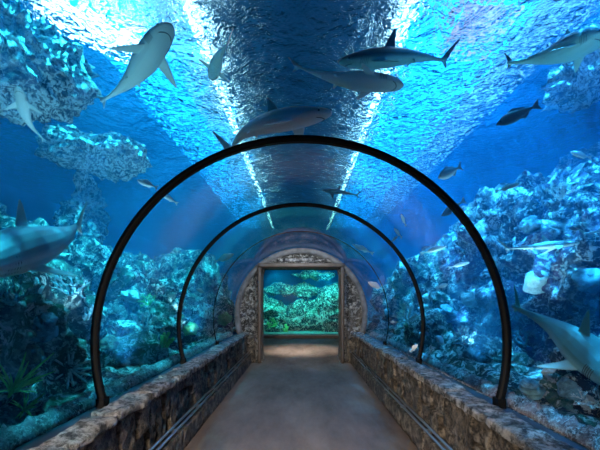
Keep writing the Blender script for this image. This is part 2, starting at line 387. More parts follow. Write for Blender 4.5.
# portal: rock wall with doorway, arch, jambs and lintel
DW, DH = .95, 2.28
def portal():
    bm = bmesh.new(); ya, yb = 8.46, 8.9
    n = 44; m = 12
    prof = []
    for i in range(n + 1):                                # from doorway edge out to the shell
        a = -.9 + (PI + 1.8) * i / n
        d = (math.cos(a), math.sin(a))
        # inner point on the doorway rectangle
        tx = DW / max(1e-6, abs(d[0])); tz = (DH - AX) / d[1] if d[1] > 1e-6 else (1.15 / -d[1] if d[1] < -1e-6 else 9e9)
        k = min(tx, tz); prof.append(((d[0] * k, AX + d[1] * k), (d[0] * 1.575, max(0, AX + d[1] * 1.575))))
    rows = []
    for (a, b) in prof:
        row = []
        for j in range(m + 1):
            f = j / m; p = V((a[0] + (b[0] - a[0]) * f, ya, a[1] + (b[1] - a[1]) * f))
            q = p * 4.2; dpt = noise.ridged_multi_fractal(q, .9, 2.1, 5, 1, 2) * .05 - .05
            p.y -= dpt * (0 if j in (0,) else 1); row.append(bm.verts.new(p))
        rows.append(row)
    for i in range(n):
        for j in range(m): bm.faces.new((rows[i][j], rows[i][j + 1], rows[i + 1][j + 1], rows[i + 1][j]))
    bmesh.ops.subdivide_edges(bm, edges=bm.edges[:], cuts=2, use_grid_fill=True)
    for v in bm.verts: v.co.y -= noise.fractal(v.co * 16, .7, 2, 5) * .03
    pv = [[bm.verts.new((x, y, z)) for (x, z) in pr_] for y in (8.72, 8.88) for pr_ in ([p_[0] for p_ in prof], [(max(-1.55, min(1.55, p_[1][0])), p_[1][1]) for p_ in prof])]
    for i in range(n):
        for q0, q1 in ((0, 1), (3, 2), (1, 3), (2, 0)): bm.faces.new((pv[q0][i], pv[q0][i + 1], pv[q1][i + 1], pv[q1][i]))
    wl = struct('wall_end', bm, 'portal_rock', 'rough rock wall around the doorway at the tunnel end', smooth=False)
    # plaster arch band around the rock
    bm = bmesh.new(); pi_, po = arc(1.47, 64, .3), arc(1.585, 64, .3); prev = None
    for k in range(len(pi_)):
        q = [bm.verts.new((pi_[k][0], 8.34, pi_[k][1])), bm.verts.new((po[k][0], 8.30, po[k][1])), bm.verts.new((po[k][0], 8.5, po[k][1])), bm.verts.new((pi_[k][0], 8.5, pi_[k][1]))]
        if prev: [bm.faces.new((prev[j], prev[(j + 1) % 4], q[(j + 1) % 4], q[j])) for j in range(4)]
        else: bm.faces.new(q)
        prev = q
    bm.faces.new(prev[::-1]); o = obj('trim_1', bm, 'ring_stone', smooth=True); tag(o, 'grey arched band around the end doorway', 'trim', None, 'structure')
    d = empty('door_1', (0, 8.5, 0)); tag(d, 'open doorway at the end of the tunnel with weathered wooden frame', 'doorway', None, 'structure')
    for s in (-1, 1):
        bm = bmesh.new(); xs = sorted((s * DW, s * (DW + .07))); block(bm, (xs[0], -.24, 0), (xs[1], .42, DH), .006, s, (3, 6, 24), .012); obj('jamb', bm, 'wood', d, True)
        bm = bmesh.new(); xs = sorted((s * (DW + .08), s * (DW + .14))); block(bm, (xs[0], -.14, 0), (xs[1], .1, DH - .05), .012, s, (3, 4, 24), .012); obj('jamb_stone', bm, 'coping_stone', d, True)
    bm = bmesh.new(); block(bm, (-DW - .08, -.25, DH), (DW + .08, .42, DH + .1), .006, 3, (24, 6, 3), .012); obj('lintel', bm, 'wood', d, True)
    bm = bmesh.new(); block(bm, (-DW + .05, -.12, DH + .14), (DW - .05, .1, DH + .22), .01, 5, (24, 4, 3), .012); obj('lintel_stone', bm, 'coping_stone', d, True)
    for s in (-1, 1):
        bm = bmesh.new(); xs = sorted((s * 1.09, s * 1.34)); block(bm, (xs[0], 8.32, 0), (xs[1], 8.6, .62), .015, s * 4, (6, 6, 12), .03)
        o = obj('stone_pier', bm, 'parapet_stone', smooth=True); tag(o, 'short stone pier at the %s foot of the end doorway' % ('left' if s < 0 else 'right'), 'pier', 'stone piers of the end doorway')
portal()
# end room
vo = [[(R * math.cos(A0), -.15)] + arc(R - .01, 40) + [(-R * math.cos(A0), -.15)]] * 2 + [vault(1.5, 2.7, 4), vault(1.6, 2.78, 12)]; k_ = len(vo[0])
o = obj('ceiling_room', ([(x, y, z) for y, pr_ in zip((8.86, 9.6, 9.75, 14.38), vo) for x, z in pr_], [], [(q * k_ + i, q * k_ + i + 1, (q + 1) * k_ + i + 1, (q + 1) * k_ + i) for q in range(3) for i in range(k_ - 1)]), 'room_wall', smooth=True); tag(o, 'dark vaulted walls of the room beyond the doorway', 'ceiling', None, 'structure')
bm = bmesh.new(); box(bm, (-1.53, 13.7, 0), (1.53, 14.0, .06)); box(bm, (-1.5, 13.7, 2.7), (1.5, 14.0, 2.76)); struct('wall_far', bm, 'room_wall')
win = empty('window_2', (0, 13.7, .1)); tag(win, 'wide end window looking into the teal tank beyond the doorway', 'window', None, 'structure')
bm = bmesh.new(); box(bm, (-1.5, .06, 0), (1.5, .09, 2.6)); obj('pane', bm, 'pane', win)
bm = bmesh.new(); box(bm, (-1.5, -.06, -.09), (1.5, .0, .0)); obj('sill', bm, 'wood', win)

# ------------------------------------------------------------------ reef
def rock(name, loc, rad, seed, mat, amp=.35, fr=1.2, sub=6, flat=0, rot=0, parent=None, octs=7):
    bm = bmesh.new(); bmesh.ops.create_icosphere(bm, subdivisions=sub, radius=1)
    rad = V(rad); sd = V((seed * 7.3, seed * 3.1, seed * 5.7)); mr = sum(rad) / 3
    cs, sn = math.cos(rot), math.sin(rot)
    for v in bm.verts:
        d = v.co.copy(); p = V((d.x * rad.x, d.y * rad.y, d.z * rad.z))
        q = p * fr + sd
        h = noise.ridged_multi_fractal(q, .8, 2.15, octs, 1.0, 2.0) - 1.1
        k = noise.noise(q * .55) * 1.1
        p += d * (h * .42 + k) * amp * mr
        hh = noise.noise_vector(q * 4.5) * .07 * mr * amp * 2
        p += hh + d * noise.fractal(q * 7, .9, 2.1, 5) * .05 * mr ** .5
        if flat and p.z < -flat: p.z = -flat
        v.co = (p.x * cs - p.y * sn, p.x * sn + p.y * cs, p.z)
    return obj(name, bm, mat, parent, True, loc)
def bed_z(x, y):
    ax = abs(x); z = .5 + .22 * noise.fractal(V((x * .6, y * .6, 3)), .8, 2, 4) + .10 * noise.ridged_multi_fractal(V((x * 1.7, y * 1.7, 5)), .8, 2, 5, 1, 2)
    z += max(0, ax - 3.0) * .28
    return z if ax > 1.9 else .55 + (z - .55) * max(0, (ax - 1.62) / .3)
for s, side in ((-1, 'left'), (1, 'right')):
    vs, fs = [], []; nu, nv = 90, 300
    for j in range(nv + 1):
        y = -1.3 + 31 * j / nv
        for i in range(nu + 1):
            x = s * (1.66 + 7.2 * (i / nu) ** 1.5); vs.append((x, y, bed_z(x, y)))
    for j in range(nv):
        for i in range(nu):
            if y > 0 and vs[j * (nu + 1) + i][1] > 8.8 and vs[j * (nu + 1) + i][1] < 18 and abs(vs[j * (nu + 1) + i][0]) < 1.8: continue
            fs.append((j * (nu + 1) + i, j * (nu + 1) + i + 1, (j + 1) * (nu + 1) + i + 1, (j + 1) * (nu + 1) + i))
    o = obj('ground_' + side, (vs, [], fs), 'reef_rock', smooth=True); tag(o, 'uneven tank bed of reef rock on the %s side of the tunnel' % side, 'ground', None, 'structure')
    # the rough coralline kerb right outside the acrylic
    bm = bmesh.new(); ny, nx = 420, 9; rows = []
    for j in range(ny + 1):
        y = -.9 + 9.3 * j / ny; row = []
        for i in range(nx + 1):
            a = PI * i / nx; x = 1.715 - .075 * math.cos(a); z = .655 + .08 * math.sin(a) * (1 + .25 * noise.noise(V((0, y * 1.3, 2))))
            p = V((s * x, y, z)); nn = noise.fractal(V((x * 22, y * 22, z * 22)), .8, 2, 4) * .042; p.z += nn * math.sin(a) * 1.2; p.x += nn * .4 * s * (i > 2)
            row.append(bm.verts.new(p))
        rows.append(row)
    for j in range(ny):
        for i in range(nx): bm.faces.new((rows[j][i], rows[j][i + 1], rows[j + 1][i + 1], rows[j + 1][i]))
    o = obj('rock_kerb', bm, 'coralline', smooth=True); tag(o, 'rough encrusted rock kerb outside the glass along the %s parapet' % side, 'kerb', None, 'structure')

ROCKS = [  # loc, radii, seed, mat, label, amp, fr, sub
 ((-3.6, 3.7, .9), (1.2, 1.6, .95), 1, 'reef_rock', 'large teal-lit reef boulder low on the left, nearest the viewer', .5, 1.3, 6),
 ((-4.6, 5.9, 1.3), (1.6, 1.5, 1.3), 2, 'reef_rock', 'tall reef mound on the left behind the nearest boulder', .5, 1.2, 6),
 ((-3.2, 7.2, .9), (1.1, 1.4, 1.0), 3, 'reef_rock', 'pale encrusted reef mound seen through the second left panel', .5, 1.5, 6),
 ((-4.1, 9.8, 1.2), (1.5, 1.8, 1.4), 4, 'reef_rock', 'hazy reef mound far down the left side of the tank', .5, 1.2, 6),
 ((-4.2, 12.8, 1.2), (1.6, 1.8, 1.4), 5, 'reef_rock', 'farthest blue reef mound on the left of the portal', .5, 1.2, 5),
 ((-3.95, 6.7, 4.3), (.85, .8, .35), 6, 'reef_pale', 'white-flecked rock outcrop below the surface, upper left of the near arch', .75, 1.3, 6),
 ((-4.35, 7.0, 3.3), (.3, .5, .8), 16, 'reef_pale', 'narrow flecked rock pillar left of the near arch, under the outcrop', .7, 1.6, 6),
 ((-3.55, 4.2, 4.5), (.75, .9, .75), 7, 'reef_pale', 'brownish glittering rock hanging at the top left corner', .7, 1.6, 6),
 ((-6.4, 5.2, 2.3), (1.2, 2.2, 1.9), 8, 'reef_rock', 'dark reef wall deep at the left edge', .5, .9, 6),
 ((4.5, 4.3, 1.5), (1.5, 1.5, 1.7), 9, 'reef_rock_purple', 'high purple-blue reef slope at the right edge, nearest the viewer', .5, 1.3, 6),
 ((4.7, 6.6, 1.7), (1.7, 1.6, 1.9), 10, 'reef_rock_purple', 'tall speckled reef slope right of the near arch', .5, 1.3, 6),
 ((3.0, 2.9, .65), (.7, .8, .55), 11, 'reef_rock', 'low teal reef boulder at the lower right, just behind the kerb', .5, 1.8, 6),
 ((3.3, 8.0, .9), (1.0, 1.5, 1.0), 12, 'reef_rock', 'blue hazy reef mound seen through the second right panel', .5, 1.5, 6),
 ((4.8, 9.6, 1.5), (1.8, 1.7, 1.8), 13, 'reef_rock', 'tall hazy reef mound far down the right side', .5, 1.2, 6),
 ((4.3, 12.6, 1.2), (1.6, 1.9, 1.4), 14, 'reef_rock', 'farthest blue reef mound on the right of the portal', .5, 1.2, 5),
 ((6.9, 7.0, 3.2), (1.2, 2.4, 1.7), 15, 'reef_rock_purple', 'deep reef wall behind the right slope, reaching to the surface', .5, 1, 6),
 ((4.75, 5.2, 4.95), (1.1, 1.2, .36), 17, 'reef_pale', 'encrusted rock ledge at the surface near the top right corner', .6, 1.5, 5),
 ((-1.6, 16.3, .9), (.9, .7, .8), 18, 'reef_rock', 'teal reef rock at the left of the end window', .6, 2, 5),
 ((.2, 16.8, .7), (1.0, .7, .75), 19, 'reef_rock', 'low teal reef rock in the middle of the end window', .6, 2, 5),
 ((1.6, 16.2, 1.0), (.8, .7, .95), 20, 'reef_rock', 'teal reef rock at the right of the end window', .6, 2, 5),
 ((-.2, 17.3, 1.9), (1.8, .4, .22), 21, 'reef_rock', 'upper rock shelf crossing the end window', .6, 2, 5),
 ((.5, 17.3, 2.75), (1.2, .4, .2), 22, 'reef_rock', 'topmost rock shelf in the end window', .6, 2, 5),
 ((-2.55, 3.0, .62), (.34, .3, .26), 23, 'reef_rock', 'small dark lumpy rock near the lower left kerb', .6, 3, 5),
 ((2.45, 4.4, .7), (.4, .5, .35), 24, 'reef_rock', 'small reef rock behind the right kerb just past the near arch', .6, 2.5, 5),
 ((-2.5, 5.0, .75), (.45, .6, .42), 25, 'reef_rock', 'small pale reef rock behind the left kerb past the near arch', .6, 2.5, 5),
 ((2.35, 6.2, .75), (.4, .7, .42), 26, 'reef_rock', 'small blue reef rock by the second arch on the right', .6, 2.5, 5),
]
for loc, rad, sd, m, lab, amp, fr, sub in ROCKS:
    o = rock('reef_rock', loc, rad, sd, m, amp, fr, sub); tag(o, lab, 'reef rock', 'reef rocks')
bm = bmesh.new(); box(bm, (-1.7, 14.45, -.1), (1.7, 17.9, .06)); tag(obj('ground_far', bm, 'sand'), 'sandy bed behind the end window', 'ground', None, 'structure')

# ------------------------------------------------------------------ sharks
def lerp_tab(tab, t):
    for (a, b), (c, d) in zip(tab, tab[1:]):
        if t <= c: return b + (d - b) * (t - a) / (c - a)
    return tab[-1][1]
WID = [(0, .004), (.02, .028), (.06, .047), (.12, .06), (.2, .068), (.3, .072), (.42, .07), (.55, .055), (.68, .036), (.8, .02), (.88, .012), (1, .006)]
HT = [(0, .004), (.02, .016), (.06, .028), (.12, .042), (.2, .055), (.3, .064), (.42, .064), (.55, .05), (.68, .033), (.8, .02), (.88, .014), (1, .008)]
def shark(name, head, tail, mat, label, bend=.08, fat=1.0, up=(0, 0, 1), droop=-.35, pitch_tail=0, hf=1.0, roll=0, pec=1.0):
    fat *= 1.05; head, tail = V(head), V(tail); f = (head - tail); L = f.length; f.normalize(); up = V(up)
    left = up.cross(f).normalized(); up = f.cross(left).normalized()
    if roll:
        rm = Matrix.Rotation(roll, 3, f); left = rm @ left; up = rm @ up
    def cl(t):                                       # centre line: x back from snout, side sway
        return V((-t * .86, bend * math.sin(t * PI * 1.25 - .25) * t * 1.2, pitch_tail * t * t))
    bm = bmesh.new(); rings = []; N, S = 40, 20
    ts = [0.001] + [(i / N) ** 1.25 for i in range(1, N + 1)]
    for t_ in ts:
        c = cl(t_); d = (cl(min(1, t_ + .01)) - cl(max(0, t_ - .01))).normalized(); sd = V((0, 0, 1)).cross(d).normalized()
        w_, h_ = lerp_tab(WID, t_) * fat, lerp_tab(HT, t_) * fat
        ring = []
        for k in range(S):
            a = 2 * PI * k / S; y = math.cos(a) * w_; z = math.sin(a) * h_
            if z < 0: z *= .78
            ring.append(bm.verts.new(c + sd * y + V((0, 0, z))))
        rings.append(ring)
    for i in range(len(rings) - 1):
        for k in range(S): bm.faces.new((rings[i][k], rings[i][(k + 1) % S], rings[i + 1][(k + 1) % S], rings[i + 1][k]))
    bm.faces.new(rings[0][::-1]); bm.faces.new(rings[-1])
    def fin(t0, t1, off, direc, span, sweep, tipc, th=.011, curve=0):
        """fin rooted on the body between t0 and t1, pointing along direc, swept back"""
        direc = V(direc).normalized(); a0, a1 = cl(t0), cl(t1); nrm = V((-1, 0, 0)).cross(direc).normalized(); prev = None
        for j in range(7):
            u = j / 6; ch0 = (a0 - a1).length; ch = ch0 * (1 - u) ** .8 + tipc * u
            le = a0 + V((-1, 0, 0)) * (sweep * (u ** 1.25)) + direc * (off + span * u) + nrm * curve * u * u
            th_ = th * (1 - .65 * u)
            pts = []
            for q, sgn in ((0, 0), (.15, 1), (.5, 1.1), (.85, .6), (1, 0), (.85, -.6), (.5, -1.1), (.15, -1)):
                pts.append(bm.verts.new(le + V((-1, 0, 0)) * ch * q + nrm * th_ * sgn * .5))
            if prev: [bm.faces.new((prev[k], prev[(k + 1) % 8], pts[(k + 1) % 8], pts[k])) for k in range(8)]
            else: bm.faces.new(pts)
            prev = pts
        bm.faces.new(prev[::-1])
    for s in (-1, 1):
        fin(.225, .36, .035 * fat, (0, s, droop), .215 * pec, .13, .02, .014, 0)
        fin(.57, .63, .02 * fat, (0, s, -.7), .05, .035, .01, .01)
    fin(.37, .485, .045 * fat, (0, 0, 1), .11 * hf, .085, .012, .012)
    fin(.72, .755, .012, (0, 0, 1), .03, .03, .006, .009); fin(.70, .735, .008, (0, 0, -1), .03, .03, .006, .009)
    fin(.93, 1.0, -.005, (-.35, .1 * (1 if bend > 0 else -1), 1), .15, .1, .016, .012); fin(.94, .995, -.004, (-.1, 0, -1), .06, .035, .012, .011)
    bmesh.ops.recalc_face_normals(bm, faces=bm.faces)
    for v in bm.verts: v.co *= L
    M = Matrix((f.to_4d(), left.to_4d(), up.to_4d(), (0, 0, 0, 1))).transposed()
    M[0][3], M[1][3], M[2][3] = head; M[3] = (0, 0, 0, 1)
    me = bpy.data.meshes.new(name); bm.to_mesh(me); bm.free(); me.materials.append(MAT[mat])
    o = bpy.data.objects.new(name, me); C.objects.link(o); o.matrix_world = M
    r = o.modifiers.new('remesh', 'REMESH'); r.mode = 'VOXEL'; r.voxel_size = L * .0042; r.use_smooth_shade = True
    sm = o.modifiers.new('smooth', 'SMOOTH'); sm.factor = .5; sm.iterations = 3
    tag(o, label, 'shark', 'sharks in the tank')
    for s in (-1, 1):
        c = cl(.075); bm = bmesh.new(); bmesh.ops.create_uvsphere(bm, u_segments=10, v_segments=8, radius=.0075 * L); e = obj('eye', bm, 'eye', o, True, (c + V((0, s * .047 * fat, .008))) * L)
        bm = bmesh.new()
        for k in range(5):
            t_ = .165 + k * .014; c = cl(t_); w_, h_ = lerp_tab(WID, t_) * fat, lerp_tab(HT, t_) * fat
            tube(bm, [(c + V((-.004 * math.sin(a * 2), s * w_ * 1.005 * math.cos(a), (h_ if a > 0 else h_ * .78) * 1.005 * math.sin(a)))) * L for a in (-.75, -.4, -.1, .2, .45)], .0016 * L, 5)
        obj('gill_slits', bm, 'shark_mouth', o)
    bm = bmesh.new(); pts = []
    for k in range(11):
        a = -1.2 + 2.4 * k / 10; t_ = .065 + .055 * (1 - math.cos(a)); c = cl(t_); w_, h_ = lerp_tab(WID, t_) * fat, lerp_tab(HT, t_) * fat
        yy = math.sin(a) * .72; zz = -h_ * .78 * math.sqrt(max(0, 1 - yy * yy)); pts.append((c + V((0, yy * w_, zz * 1.0))) * L)
    tube(bm, pts, .0028 * L, 6); obj('mouth', bm, 'shark_mouth', o)
    return o
P_ = P
shark('shark', P(172, 24, 3.3), P(96, 114, 4.1), 'shark_pale', 'pale shark seen from below at the upper left, gliding up past the tunnel', .05, 1.15)
shark('shark', P(17, 86, 3.0), P(44, 148, 3.5), 'shark_pale', 'pale shark with raised nose at the far left edge', -.1, 1.15)
shark('shark', P(211, 80, 4.9), P(231, 33, 4.1), 'shark_pale', 'small pale shark in front of the bright surface streak', .04, 1.2, (.2, .5, 1))
shark('shark', P(332, 112, 2.9), P(206, 142, 3.5), 'shark_pale', 'grey-white shark crossing just over the crown of the near arch', -.16, 1.1, (0, -.2, 1), -.3, -.07)
shark('shark', P(404, 86, 3.7), P(278, 66, 3.9), 'shark_pale', 'slender white-bellied shark high above the crown, below the dark one', .04, .95, (0, .5, 1), -.2, 0, .35, 0, .5)
shark('shark', P(338, 62, 4.2), P(466, 58, 4.5), 'shark_dark', 'dark shark high above the tunnel right of the crown', .08, 1.05, (0, -.35, 1), -.3, 0, 1.2)
shark('shark', P(612, 34, 2.9), P(498, 66, 3.7), 'shark_dark', 'broad dark shark with curved fins at the top right corner', .1, 1.8, (0, .1, 1), -.5, -.03)
shark('shark', P(-50, 275, 2.15), P(98, 224, 3.6), 'shark_grey', 'large blue-lit shark swimming out at the left edge', .07, 1.7, (0, -.1, 1), -.5, .02, 1.35)
shark('shark', P(630, 392, 2.2), P(506, 296, 3.2), 'shark_green', 'large dim greenish shark diving at the lower right', .08, 1.6, (-.1, -.1, 1), -.3, .0, 1.6)
shark('shark', P(580, 243, 3.6), P(494, 250, 3.8), 'shark_pale', 'thin pale shark before the right reef slope', .05, .85)
shark('shark', P(650, 222, 3.2), P(572, 236, 3.3), 'shark_pale', 'pale shark leaving at the right edge above the thin one', .03, 1.0)
shark('shark', P(322, 190, 6.2), P(364, 196, 6.4), 'shark_dark', 'tiny dark shark silhouette above the tunnel behind the near arch', .04, .9)

# ------------------------------------------------------------------ small fish
def fish(head, tail, mat, label, deep=.14):
    deep *= .8
    head, tail = V(head), V(tail); f = head - tail; L = f.length; f.normalize(); left = V((0, 0, 1)).cross(f).normalized(); up = f.cross(left)
    bm = bmesh.new(); rings = []
    prof = [(0, .01), (.06, .35), (.18, .8), (.34, 1), (.5, .88), (.66, .55), (.8, .22), (.86, .16)]
    for t_, r in prof:
        rings.append([bm.verts.new((-t_ * L, math.cos(a) * r * deep * .45 * L, math.sin(a) * r * deep * L)) for a in [2 * PI * k / 12 for k in range(12)]])
    for i in range(len(rings) - 1):
        for k in range(12): bm.faces.new((rings[i][k], rings[i][(k + 1) % 12], rings[i + 1][(k + 1) % 12], rings[i + 1][k]))
    bm.faces.new(rings[0][::-1]); bm.faces.new(rings[-1])
    M = Matrix((f.to_4d(), left.to_4d(), up.to_4d(), (0, 0, 0, 1))).transposed(); M[0][3], M[1][3], M[2][3] = head; M[3] = (0, 0, 0, 1)
    o = obj('fish', bm, mat, None, True); o.matrix_world = M; tag(o, label, 'fish', 'small fish around the tunnel')
    def blade(nm, pts, th=.006):
        b = bmesh.new(); A = [b.verts.new((x * L, th * L, z * L)) for x, z in pts]; B = [b.verts.new((x * L, -th * L, z * L)) for x, z in pts]
        b.faces.new(A); b.faces.new(B[::-1]); n = len(pts)
        for i in range(n): b.faces.new((A[i], A[(i + 1) % n], B[(i + 1) % n], B[i]))
        obj(nm, b, mat, o)
    blade('tail_fin', [(-.83, .02), (-1.0, deep * .95), (-.95, 0), (-1.0, -deep * .95), (-.83, -.02)])
    blade('dorsal_fin', [(-.28, deep * .9), (-.42, deep * 1.35), (-.68, deep * .7), (-.66, deep * .45)])
    blade('anal_fin', [(-.5, -deep * .75), (-.6, -deep * 1.15), (-.72, -deep * .5), (-.68, -deep * .35)])
    for s in (-1, 1):
        b = bmesh.new(); bmesh.ops.create_uvsphere(b, u_segments=8, v_segments=6, radius=.016 * L); obj('eye', b, 'eye', o, True, (-.09 * L, s * deep * .22 * L, .02 * L))
    return o
FISH = [
 ((496, 125), (540, 104), 3.2, 'fish_dark', 'dark grey fish under the broad dark shark at the upper right', .13),
 ((521, 183), (494, 192), 3.4, 'fish_silver', 'bright white fish just above the right reef slope', .12),
 ((570, 152), (592, 158), 3.3, 'fish_silver', 'white curved fish higher on the right reef slope, near the edge', .12),
 ((441, 216), (465, 200), 3.3, 'fish_silver', 'pale fish crossing the right side of the near arch', .14),
 ((438, 178), (462, 166), 3.8, 'fish_silver', 'plump bright fish outside the upper right of the near arch', .2),
 ((137, 180), (158, 188), 4.0, 'fish_silver', 'pale fish left of the near arch at shoulder height', .2),
 ((160, 193), (178, 204), 4.6, 'fish_silver', 'small pale fish on the left side of the near arch', .15),
 ((401, 214), (406, 226), 5.0, 'fish_silver', 'short white fish inside the right of the near arch', .2),
 ((394, 228), (402, 238), 5.2, 'fish_silver', 'white fish just above the second arch at its right shoulder', .16),
 ((398, 236), (390, 243), 5.4, 'fish_silver', 'small fish touching the second arch on the right', .16),
 ((352, 244), (374, 254), 7.0, 'fish_silver', 'slender pale fish between the portal and the second arch, right', .12),
 ((368, 282), (384, 290), 6.6, 'fish_silver', 'pale fish level with the doorway lintel, right', .18),
 ((234, 254), (214, 262), 6.2, 'fish_silver', 'pale fish left of the portal inside the second arch', .16),
 ((436, 336), (446, 346), 4.2, 'fish_silver', 'white fish low over the bed between the two right arch feet', .25),
 ((418, 344), (410, 352), 4.5, 'fish_silver', 'small white fish beside the foot of the second arch, right', .2),
 ((447, 246), (420, 254), 4.4, 'fish_silver', 'slender fish right of the second arch at eye level', .1),
 ((470, 262), (448, 268), 4.6, 'fish_silver', 'slender fish lower right, between second and near arch', .11),
 ((448, 284), (436, 288), 4.8, 'fish_silver', 'short fish below the two slender ones at right', .2),
 ((568, 228), (590, 226), 3.9, 'fish_dark', 'small dark fish over the right reef slope', .14),
 ((40, 268), (52, 274), 3.6, 'fish_silver', 'small white fish just under the belly of the left shark', .16),
 ((58, 270), (64, 276), 3.9, 'fish_silver', 'tiny white fish behind the one under the left shark', .2),
 ((196, 288), (206, 294), 5.6, 'fish_silver', 'pale fish left inside the second arch at eye level', .2),
]
for a, b, Y, m, lab, dp in FISH: fish(P(*a, Y), P(*b, Y + .08), m, lab, dp)

# ------------------------------------------------------------------ corals, anemones and weeds
from mathutils.bvhtree import BVHTree
dg = bpy.context.evaluated_depsgraph_get()
TREES = []
for o in [x for x in C.objects if x.type == 'MESH' and (x.name.startswith('reef_rock') or x.name.startswith('ground_'))]:
    TREES.append(BVHTree.FromPolygons([o.matrix_basis @ v.co for v in o.data.vertices], [p.vertices[:] for p in o.data.polygons]))
def hit(px, py):
    """the first rock or bed met in the direction of a point of the view: where a coral can take root"""
    d = P(px, py, 1) - EYE; d.normalize(); best = None
    for t_ in TREES:
        r = t_.ray_cast(EYE + d * 1.9 if abs(px - VX) > 170 else EYE + d * 2.2, d, 30)
        if r[0] is not None and (best is None or r[3] < best[1]): best = (r[0], r[3], r[1])
    return best
def grow(name, px, py, build, mats, label, size, cat='coral', group='corals on the reef'):
    h = hit(px, py)
    if h is None: return
    p = h[0]; nn = h[2]; nn = (nn + V((0, 0, 1.2)) + (EYE - p).normalized() * .5).normalized()
    size *= .58 if build is brain else .85; o = build(name, mats, size, abs(int(px * 7 + py * 13))); o.location = p + nn * size * .02
    o.rotation_mode = 'QUATERNION'; o.rotation_quaternion = nn.to_track_quat('Z', 'Y')
    tag(o, label, cat, group); return o
def branching(name, m, s, sd):
    r = random.Random(sd); bm = bmesh.new()
    def br(p, d, L, rad, k):
        q = p + d * L; mid = (p + q) / 2 + V((r.uniform(-1, 1), r.uniform(-1, 1), 0)) * L * .08
        tube(bm, [p, mid, q], [rad, rad * .88, rad * .72], 6)
        if k: 
            for _ in range(r.choice((2, 3))): br(q - d * rad * .4, (d + V((r.uniform(-1, 1), r.uniform(-1, 1), r.uniform(-.1, .7))) * .75).normalized(), L * r.uniform(.62, .85), rad * .7, k - 1)
    for i in range(6):
        a = i * 1.05 + r.uniform(-.2, .2); br(V((0, 0, 0)), V((math.cos(a) * .8, math.sin(a) * .8, 1)).normalized(), s * .38, s * .055, 3)
    return obj(name, bm, m, None, True)
def brain(name, m, s, sd):
    bm = bmesh.new(); bmesh.ops.create_icosphere(bm, subdivisions=5, radius=1)
    for v in bm.verts:
        d = v.co.normalized(); n1 = noise.noise(d * 2 + V((sd, 0, 0))); k = abs(noise.noise(d * 9 + V((sd, 3, 0))))
        v.co = d * s * .55 * (1 + .35 * n1 + min(.2, k * 1.1)); v.co.z *= .85
    return obj(name, bm, m, None, True)
def starburst(name, m, s, sd):
    r = random.Random(sd); bm = bmesh.new(); n = 15
    for i in range(n):
        a = 2 * PI * i / n + r.uniform(-.12, .12); L = s * r.uniform(.8, 1.1); el = r.uniform(.25, .8)
        pts = [V((math.cos(a) * L * u * math.cos(el * (1 - u * .4)), math.sin(a) * L * u * math.cos(el * (1 - u * .4)), L * u * math.sin(el) * (1 - .3 * u))) for u in (0, .3, .6, .85, 1)]
        tube(bm, pts, [s * .035, s * .05, s * .045, s * .055, s * .02], 6)
    bmesh.ops.create_icosphere(bm, subdivisions=2, radius=s * .13)
    return obj(name, bm, m, None, True)
def plate(name, m, s, sd):
    r = random.Random(sd); bm = bmesh.new()
    for lv in range(4):
        z = s * .16 * lv; R_ = s * r.uniform(.35, .6) * (1 - .12 * lv); ox, oy = r.uniform(-.15, .15) * s, r.uniform(-.15, .15) * s
        top = [];bot = []; N = 26
        c1 = bm.verts.new((ox, oy, z + s * .02)); c2 = bm.verts.new((ox, oy, z - s * .05))
        for k in range(N):
            a = 2 * PI * k / N; rr = R_ * (1 + .22 * noise.noise(V((math.cos(a) * 1.5, math.sin(a) * 1.5, sd + lv))))
            zz = z + s * .10 + s * .03 * math.sin(a * 5 + lv)
            top.append(bm.verts.new((ox + math.cos(a) * rr, oy + math.sin(a) * rr, zz))); bot.append(bm.verts.new((ox + math.cos(a) * rr * .97, oy + math.sin(a) * rr * .97, zz - s * .035)))
        for k in range(N):
            j = (k + 1) % N; bm.faces.new((c1, top[k], top[j])); bm.faces.new((c2, bot[j], bot[k])); bm.faces.new((top[k], bot[k], bot[j], top[j]))
    tube(bm, [(0, 0, -.1 * s), (0, 0, s * .55)], s * .09, 8)
    return obj(name, bm, m, None, True)
def tubes(name, m, s, sd):
    r = random.Random(sd); bm = bmesh.new()
    for i in range(9):
        a, d = r.uniform(0, 6.3), s * r.uniform(0, .28); h_ = s * r.uniform(.35, .85); x, y = math.cos(a) * d, math.sin(a) * d
        pts = [(x, y, -.05 * s), (x * 1.3, y * 1.3, h_ * .5), (x * 1.7, y * 1.7, h_), (x * 1.7, y * 1.7, h_ * .97), (x * 1.6, y * 1.6, h_ * .6)]
        tube(bm, pts, [s * .05, s * .065, s * .085, s * .055, s * .05], 9, False)
    return obj(name, bm, m, None, True)
def weed(name, m, s, sd):
    r = random.Random(sd); bm = bmesh.new()
    for i in range(22):
        a = r.uniform(0, 6.3); L = s * r.uniform(.5, 1); lean = r.uniform(.2, .9); w_ = s * .045; prev = None
        for j in range(6):
            u = j / 5; c = V((math.cos(a) * lean * L * u * u, math.sin(a) * lean * L * u * u, L * u)); sd_ = V((-math.sin(a), math.cos(a), 0)) * w_ * (1 - u ** 2 * .9) * (.5 + u)
            q = (bm.verts.new(c - sd_), bm.verts.new(c + sd_ ), bm.verts.new(c + V((0, 0, .012 * s)) + V((math.cos(a), math.sin(a), 0)) * .01 * s))
            if prev:
                for k in range(3): bm.faces.new((prev[k], prev[(k + 1) % 3], q[(k + 1) % 3], q[k]))
            prev = q
    return obj(name, bm, m, None, True)
